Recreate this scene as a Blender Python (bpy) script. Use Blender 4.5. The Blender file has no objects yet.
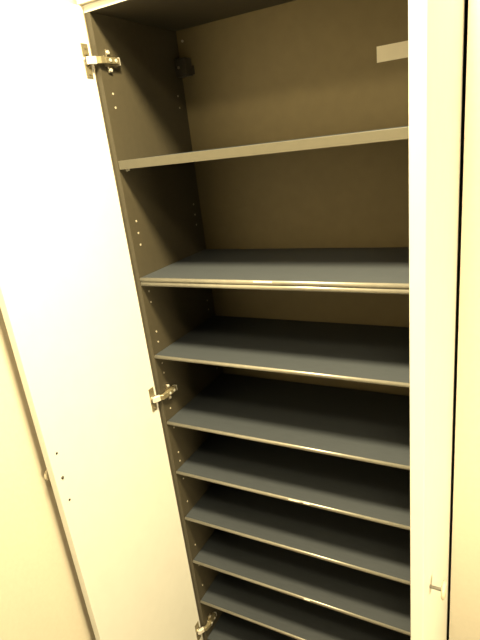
import bpy, bmesh, math
from mathutils import Vector, Matrix

C = bpy.context.scene.collection
ZO = 1.72                      # floor level offset: cabinet measures below are from eye height

# ------------------------------------------------------------------ materials
def new_mat(name):
    m = bpy.data.materials.new(name); m.use_nodes = True
    nt = m.node_tree
    return m, nt, nt.nodes['Principled BSDF']

def mat(name, col, rough=.5, metal=0., var=.0, scale=40., stretch=(1, 1, 1), bump=0., spec=.5):
    m, nt, b = new_mat(name)
    b.inputs['Roughness'].default_value = rough
    b.inputs['Metallic'].default_value = metal
    b.inputs['Specular IOR Level'].default_value = spec
    tc = nt.nodes.new('ShaderNodeTexCoord'); mp = nt.nodes.new('ShaderNodeMapping')
    mp.inputs['Scale'].default_value = stretch
    nz = nt.nodes.new('ShaderNodeTexNoise'); nz.inputs['Scale'].default_value = scale
    nz.inputs['Detail'].default_value = 5
    nt.links.new(tc.outputs['Object'], mp.inputs['Vector']); nt.links.new(mp.outputs[0], nz.inputs['Vector'])
    rp = nt.nodes.new('ShaderNodeValToRGB')
    lo = [c * (1 - var) for c in col]; hi = [min(1, c * (1 + var)) for c in col]
    rp.color_ramp.elements[0].color = (*lo, 1); rp.color_ramp.elements[1].color = (*hi, 1)
    rp.color_ramp.elements[0].position = .3; rp.color_ramp.elements[1].position = .7
    nt.links.new(nz.outputs['Fac'], rp.inputs['Fac']); nt.links.new(rp.outputs[0], b.inputs['Base Color'])
    if bump:
        bp = nt.nodes.new('ShaderNodeBump'); bp.inputs['Strength'].default_value = bump
        bp.inputs['Distance'].default_value = .001
        nt.links.new(nz.outputs['Fac'], bp.inputs['Height']); nt.links.new(bp.outputs[0], b.inputs['Normal'])
    return m

M = dict(
    white=mat('white laminate', (.68, .67, .635), .42, var=.015, scale=25),
    side=mat('dark grey laminate', (.050, .042, .027), .55, var=.06, scale=60),
    back=mat('brown grey hardboard', (.175, .139, .074), .6, var=.04, scale=30),
    shelf=mat('slate grey shelf', (.037, .043, .053), .55, var=.07, scale=30, stretch=(1, 6, 1)),
    edge=mat('pale shelf edging', (.30, .285, .25), .36, .55, var=.08, scale=50),
    thick=mat('beige grey edging', (.078, .071, .053), .5, var=.04, scale=50),
    wear=mat('chipped edge', (.75, .72, .66), .5, var=.1),
    nickel=mat('nickel steel', (.62, .56, .45), .28, 1., var=.05),
    olive=mat('dark reflection steel', (.22, .19, .12), .4, .45, var=.12, scale=200),  # hinge nickel with the dark interior's reflection put into its colour
    bright=mat('bright steel', (.85, .82, .76), .35, .55, var=.03),
    peg=mat('pale plug', (.55, .5, .4), .45, var=.05),
    black=mat('hole shade black', (.02, .018, .015), .7),  # shade inside small holes, put into a flat near-black
    bracket=mat('dark brown plastic', (.045, .038, .028), .45, var=.05),
    paper=mat('cream paper', (.92, .87, .76), .6, var=.06, scale=12),
    stem=mat('grey steel stem', (.22, .21, .19), .4, .3, var=.04),
    knob=mat('cream knob', (.50, .44, .33), .4, var=.03),
    wall=mat('cream wall paint', (.60, .545, .455), .8, var=.02, scale=90, bump=.25),
    floor=mat('oak floor', (.09, .06, .04), .45, var=.25, scale=9, stretch=(1, 9, 1)),
)

# ------------------------------------------------------------------ mesh helpers
class MB:
    """collects shapes with several materials and links them as one mesh object"""
    def __init__(s): s.bm = bmesh.new(); s.mats = []
    def mi(s, m):
        if m not in s.mats: s.mats.append(m)
        return s.mats.index(m)
    def box(s, x0, x1, y0, y1, z0, z1, m, bevel=0., seg=2):
        t = bmesh.new()
        bmesh.ops.create_cube(t, size=1)
        for v in t.verts:
            v.co = Vector(((x0 + x1) / 2 + v.co.x * (x1 - x0), (y0 + y1) / 2 + v.co.y * (y1 - y0), (z0 + z1) / 2 + v.co.z * (z1 - z0)))
        if bevel:
            bmesh.ops.bevel(t, geom=t.edges[:], offset=bevel, segments=seg, affect='EDGES', profile=.5)
        s.merge(t, m)
    def cyl(s, p, axis, r, h, m, r2=None, n=20, bevel=0.):
        t = bmesh.new()
        bmesh.ops.create_cone(t, cap_ends=True, segments=n, radius1=r, radius2=r if r2 is None else r2, depth=h)
        if bevel:
            bmesh.ops.bevel(t, geom=[e for e in t.edges if abs(e.verts[0].co.z - e.verts[1].co.z) < 1e-6], offset=bevel, segments=2, affect='EDGES')
        q = Vector((0, 0, 1)).rotation_difference(Vector(axis))
        bmesh.ops.transform(t, matrix=Matrix.Translation(Vector(p)) @ q.to_matrix().to_4x4(), verts=t.verts[:])
        s.merge(t, m)
    def lathe(s, prof, p, axis, m, n=28):
        t = bmesh.new(); rings = []
        for r, h in prof:
            if r < 1e-6: rings.append([t.verts.new((0, 0, h))])
            else: rings.append([t.verts.new((r * math.cos(2 * math.pi * k / n), r * math.sin(2 * math.pi * k / n), h)) for k in range(n)])
        for a, b in zip(rings, rings[1:]):
            for k in range(n):
                f = [a[k % len(a)], a[(k + 1) % len(a)], b[(k + 1) % len(b)], b[k % len(b)]]
                u = []
                for v in f:
                    if v not in u: u.append(v)
                if len(u) > 2: t.faces.new(u)
        bmesh.ops.recalc_face_normals(t, faces=t.faces[:])
        for f in t.faces: f.smooth = True
        q = Vector((0, 0, 1)).rotation_difference(Vector(axis))
        bmesh.ops.transform(t, matrix=Matrix.Translation(Vector(p)) @ q.to_matrix().to_4x4(), verts=t.verts[:])
        s.merge(t, m)
    def prism(s, pts, z0, z1, m, bevel=0.):
        """polygon in XY extruded along Z"""
        t = bmesh.new()
        f = t.faces.new([t.verts.new((x, y, z0)) for x, y in pts])
        r = bmesh.ops.extrude_face_region(t, geom=[f])
        for v in [g for g in r['geom'] if isinstance(g, bmesh.types.BMVert)]: v.co.z = z1
        bmesh.ops.recalc_face_normals(t, faces=t.faces[:])
        if bevel: bmesh.ops.bevel(t, geom=t.edges[:], offset=bevel, segments=1, affect='EDGES')
        s.merge(t, m)
    def merge(s, t, m):
        k = s.mi(m)
        for f in t.faces: f.material_index = k
        me = bpy.data.meshes.new('tmp'); t.to_mesh(me); t.free(); s.bm.from_mesh(me); bpy.data.meshes.remove(me)
    def half_round(s, x0, x1, y, z0, z1, r, m, n=10):
        """edge moulding with a rounded nose towards -Y, extruded along X"""
        t = bmesh.new(); h = (z1 - z0) / 2; zc = (z0 + z1) / 2
        prof = [(y + .0006, z1)] + [(y - r * math.sin(math.pi * k / n), zc + h * math.cos(math.pi * k / n)) for k in range(n + 1)] + [(y + .0006, z0)]
        a = [t.verts.new((x0, p, q)) for p, q in prof]; c = [t.verts.new((x1, p, q)) for p, q in prof]
        for k in range(len(prof) - 1):
            f = t.faces.new((a[k], c[k], c[k + 1], a[k + 1])); f.smooth = True
        t.faces.new(a[::-1]); t.faces.new(c); t.faces.new((a[-1], c[-1], c[0], a[0]))
        bmesh.ops.recalc_face_normals(t, faces=t.faces[:])
        s.merge(t, m)
    def mirror(s, cx):
        for v in s.bm.verts: v.co.x = 2 * cx - v.co.x
        bmesh.ops.reverse_faces(s.bm, faces=s.bm.faces[:])
        return s
    def build(s, name, parent=None, **props):
        me = bpy.data.meshes.new(name); s.bm.to_mesh(me); s.bm.free()
        for m in s.mats: me.materials.append(m)
        o = bpy.data.objects.new(name, me); C.objects.link(o)
        if parent: o.parent = parent
        for k, v in props.items(): o[k] = v
        return o

# ------------------------------------------------------------------ measures
W, D, T = .7645, .3556, .016          # inner width and depth, panel thickness
ZT, ZB = .367, -1.625                # underside of top panel, top of bottom panel
X0, X1 = -T, W + T                   # outer sides
DOOR = .401
HINGE_Z = (.2655, -.6359, -1.5687)
WF, GAP = -.012, .8070               # front of the wall beside the cabinet, where it starts
WL = -.085                           # the wall at left

# ------------------------------------------------------------------ setting
def struct(name, mb):
    o = mb.build(name); o['kind'] = 'structure'; o.location.z = ZO; return o
FZ, CZ = -ZO, .98
b = MB(); b.box(WL - .1, 3.2, -3.4, D + .1, FZ - .1, FZ, M['floor']); struct('floor', b)
b = MB(); b.box(WL - .1, WL, -3.4, D + .1, FZ, CZ, M['wall']); struct('wall_left', b)
b = MB()
b.box(WL, 3.2, D + .03, D + .1, FZ, CZ, M['wall'])
b.box(GAP, 3.2, WF, D + .03, FZ, CZ, M['wall'])
b.box(WL, X0 - .006, WF + .03, D + .03, FZ, CZ, M['wall'])
b.box(X0 - .006, GAP, WF, D + .03, ZT + T + .0012, CZ, M['wall'])
struct('wall_back', b)

# ------------------------------------------------------------------ the cabinet
cab = bpy.data.objects.new('shoe_cabinet', None); C.objects.link(cab)
cab.location = (0, 0, ZO)
cab['label'] = 'tall shoe cabinet with white doors standing open on empty dark grey shelves'
cab['category'] = 'cabinet'

def holes(mb, x, sx, skip=()):
    """pale sleeves of the shelf pegs in two vertical rows"""
    groups = [(.1931, 2), (-.1215, 3), (-.318, 2), (-.44, 2), (-.54, 2), (-.66, 2), (-.76, 1), (-.85, 2), (-.95, 1), (-1.04, 1), (-1.12, 1), (-1.22, 1), (-1.31, 1), (-1.40, 1), (-1.48, 1)]
    for z, n in groups:
        for y in (.030, .318):
            for k in range(n):
                mb.cyl((x + sx * .0003, y, z - .032 * k), (1, 0, 0), .0027, .0012, M['peg'], n=10)
                mb.cyl((x + sx * .0010, y, z - .032 * k), (1, 0, 0), .0010, .0004, M['black'], n=8)  # shade inside the sleeve, painted as a small black disc

b = MB(); b.box(-T, 0, 0, D + .006, ZB - T - .06, ZT + T, M['side'], .0004); holes(b, 0, 1); b.build('side_panel', cab)
b = MB(); b.box(W, W + T, 0, D + .006, ZB - T - .06, ZT + T, M['side'], .0008); holes(b, W, -1); b.build('side_panel', cab)
b = MB(); b.box(0, W, .0005, D, ZT, ZT + T, M['side'], .0004); tp = b.build('top_panel', cab)
b = MB(); b.box(X0, X1, -.0015, .0004, ZT + .0005, ZT + T, M['white'], .0004); b.build('edge_strip', tp, label='white front edging')
b = MB(); b.box(0, W, .002, D, ZB - T, ZB, M['shelf'], .0006); b.build('bottom_panel', cab)
b = MB(); b.box(0, W, D, D + .005, ZB - T, ZT + T, M['back'])
b.cyl((.018, D - .001, .338), (0, 1, 0), .0035, .003, M['peg'], n=12)
b.build('back_panel', cab, label='brownish grey back panel')
b = MB(); b.box(0, W, .03, .046, -ZO + .001, ZB - T, M['side'], .0006); b.build('plinth', cab)

# hanging bracket in the back corner
b = MB()
b.box(.0005, .040, D - .034, D - .0005, .243, .291, M['bracket'], .003)
b.box(.0405, .046, D - .006, D - .0005, .246, .270, M['bracket'], .001)
b.cyl((.014, D - .034, .267), (0, 1, 0), .004, .003, M['nickel'], n=12)
b.build('corner_bracket', cab, label='dark brown corner bracket')
# the strip of paper stuck to the back panel
b = MB(); b.box(.572, .682, D - .0008, D - .0001, .190, .226, M['paper'], .0002, 1); b.build('paper_label', cab, label='cream paper label')

def make_shelf(z, th, thick=False, chips=(), pins=True):
    mb = MB()
    f = .004 if not thick else .003
    if thick:
        mb.box(.0008, W - .0008, f, D - .002, z - th, z, M['shelf'], .0006)
    else:
        mb.box(.0008, W - .0008, f, D - .012, z - th, z, M['shelf'], .0006)
    s = mb.build('shelf', cab)
    e = MB()
    if thick:
        e.box(.0008, W - .0008, f - .0022, f + .0003, z - th, z + .0001, M['thick'], .0006)
    else:
        e.half_round(.0008, W - .0008, f, z - th - .0002, z + .0002, .0042, M['edge'])
        for x, l in chips:
            e.box(x - l / 2, x + l / 2, f - .0046, f - .002, z - .0052, z - .0012, M['wear'], .0008, 1)
    e.build('edge_strip', s, label='pale front edging')
    if pins:
        for x, sx in ((0, 1), (W, -1)):
            for y in (.030, .318):
                p = MB()
                p.cyl((x + sx * .004, y, z - th - .0028), (1, 0, 0), .0024, .0085, M['bright'], n=10)
                p.cyl((x + sx * .0008, y, z - th - .0028), (1, 0, 0), .004, .0016, M['bright'], n=12)
                p.build('shelf_pin', s)
    return s

make_shelf(.0355, .0215, True)['label'] = 'thick shelf with beige edge'
make_shelf(-.2714, .0112, chips=((.372, .05),), pins=False)
make_shelf(-.2833, .0112)
for z, ch in ((-.5029, ()), (-.7230, ()), (-.9021, ((.405, .045), (.43, .03))), (-1.0814, ()), (-1.2628, ((.41, .02),)), (-1.444, ())):
    make_shelf(z, .0105, chips=ch)

# ------------------------------------------------------------------ doors
def hinge_mb(z):
    """concealed hinge for the left door: cup plate on the door, arm and mounting plate on the side panel"""
    h = MB(); fx = X0                                    # fx: inner face of the open door
    h.box(fx, fx + .0022, -.034, -.012, z - .037, z + .037, M['olive'], .0007, 1)
    h.cyl((fx + .0024, -.0225, z), (1, 0, 0), .0135, .003, M['nickel'], n=24, bevel=.0008)
    h.cyl((fx + .0036, -.0225, z), (1, 0, 0), .0105, .0012, M['bracket'], n=24)  # cup recess: its shade put into a flat dark disc
    for s in (-1, 1):
        h.cyl((fx + .003, -.0225, z + s * .028), (1, 0, 0), .0036, .0018, M['olive'], n=14, bevel=.0007)
    # crank from the cup round the front edge of the side panel
    h.prism([(fx + .003, -.029), (fx + .011, -.027), (.004, -.010), (-.004, -.004), (fx + .006, -.016), (fx + .003, -.017)], z - .0085, z + .0085, M['bright'], .001)  # lit look of the crank end put into a brighter steel
    h.prism([(.0035, -.0095), (.011, -.003), (.0135, .012), (.003, .012), (.002, .000), (-.0035, -.0045)], z - .0078, z + .0078, M['olive'], .001)
    # arm lying along the inner face of the side
    h.box(.0015, .0145, .010, .060, z - .0075, z + .0075, M['olive'], .0018)
    h.box(.0002, .004, .018, .058, z - .012, z + .012, M['nickel'], .001)
    h.prism([(.0002, .026), (.0045, .026), (.0045, .040), (.0002, .040)], z - .026, z + .026, M['nickel'], .001)
    for s in (-1, 1):
        h.cyl((.0055, .033, z + s * .0195), (1, 0, 0), .0048, .003, M['bright'], n=14, bevel=.0008)
    for y in (.0255, .046):
        h.cyl((.0152, y, z), (1, 0, 0), .0042, .0022, M['bright'], n=14, bevel=.0006)
    h.box(.0015, .013, .0595, .064, z - .009, z + .009, M['bright'], .001)
    return h

DT, DB = ZT + T - .001, ZB - T - .004
def make_door(left):
    KZ, KY = (-.652, -.384) if left else (-.714, -.335)
    mb = MB(); cx = (X0 + X1) / 2
    mb.box(X0 - .020, X0, -.003 - DOOR, -.003, DB, DT, M['white'], .0012)
    for s in (-1, 1):                                     # spare holes of the handle, flat discs with the hole shade in their colour
        mb.cyl((X0 + .0001, KY + .0025, KZ + s * .066), (1, 0, 0), .0032, .0006, M['black'], n=12)
    if not left: mb.mirror(cx)
    d = mb.build('door', cab)
    for z in HINGE_Z:
        h = hinge_mb(z)
        if not left: h.mirror(cx)
        h.build('hinge', d)
    k = MB(); ox = X0 - .020
    k.lathe([(0, 0), (.0030, 0), (.0030, .0205)], (ox - .0002, KY, KZ), (-1, 0, 0), M['stem'], 18)
    k.lathe([(0, .019), (.012, .0193), (.0150, .0205), (.0158, .0225), (.0150, .0248), (.011, .0262), (0, .027)], (ox, KY, KZ), (-1, 0, 0), M['knob'])
    k.lathe([(0, .0022), (.002, .002), (.0040, .0008), (.0040, -.0005)], (X0, KY, KZ), (1, 0, 0), M['bracket'], 16)
    if not left: k.mirror(cx)
    k.build('knob', d, label='small cream round knob on a steel stem')
    return d
make_door(True); make_door(False)

# ------------------------------------------------------------------ light
def area(name, loc, size, power, col, aim=None):
    l = bpy.data.lights.new(name, 'AREA'); l.shape = 'DISK'; l.size = size; l.energy = power; l.color = col
    o = bpy.data.objects.new(name, l); C.objects.link(o); o.location = loc
    if aim is not None:
        o.rotation_euler = (Vector(aim) - Vector(loc)).to_track_quat('-Z', 'Y').to_euler()
    return o
WARM = (1, .83, .46)
area('ceiling_lamp', (.70, -.60, 2.86), .30, 46, WARM)
area('front_fill', (1.0, -1.3, 2.86), .30, 8, WARM)  # added unseen fill for the door edges and the left wall
area('side_fill', (2.25, -1.3, 1.75), .30, 4.2, WARM, (.85, -.1, 1.0)).data.spread = math.radians(75)  # added unseen light that brightens the right door's outer face and wall
w = bpy.data.worlds.new('World'); bpy.context.scene.world = w; w.use_nodes = True
w.node_tree.nodes['Background'].inputs[0].default_value = (1, .84, .5, 1)
w.node_tree.nodes['Background'].inputs[1].default_value = .003

# ------------------------------------------------------------------ camera
cam = bpy.data.cameras.new('camera'); co = bpy.data.objects.new('camera', cam); C.objects.link(co)
cam.sensor_fit = 'HORIZONTAL'; cam.sensor_width = 36; cam.lens = 503.66 / 480 * 36; cam.clip_start = .02
yaw, pit, rol = .5189, -.3365, -.1219
f = Vector((-math.sin(yaw) * math.cos(pit), math.cos(yaw) * math.cos(pit), math.sin(pit)))
r = Vector((math.cos(yaw), math.sin(yaw), 0)); u = r.cross(f)
r2 = r * math.cos(rol) + u * math.sin(rol); u2 = -r * math.sin(rol) + u * math.cos(rol)
m = Matrix((r2, u2, -f)).transposed().to_4x4()
m.translation = Vector((.8930, -1.0415, .0442 + ZO))
co.matrix_world = m
S = bpy.context.scene; S.camera = co
S.view_settings.view_transform = 'Standard'; S.view_settings.look = 'None'
S.view_settings.exposure = 1.7; S.view_settings.gamma = 1; S.view_settings.use_curve_mapping = False
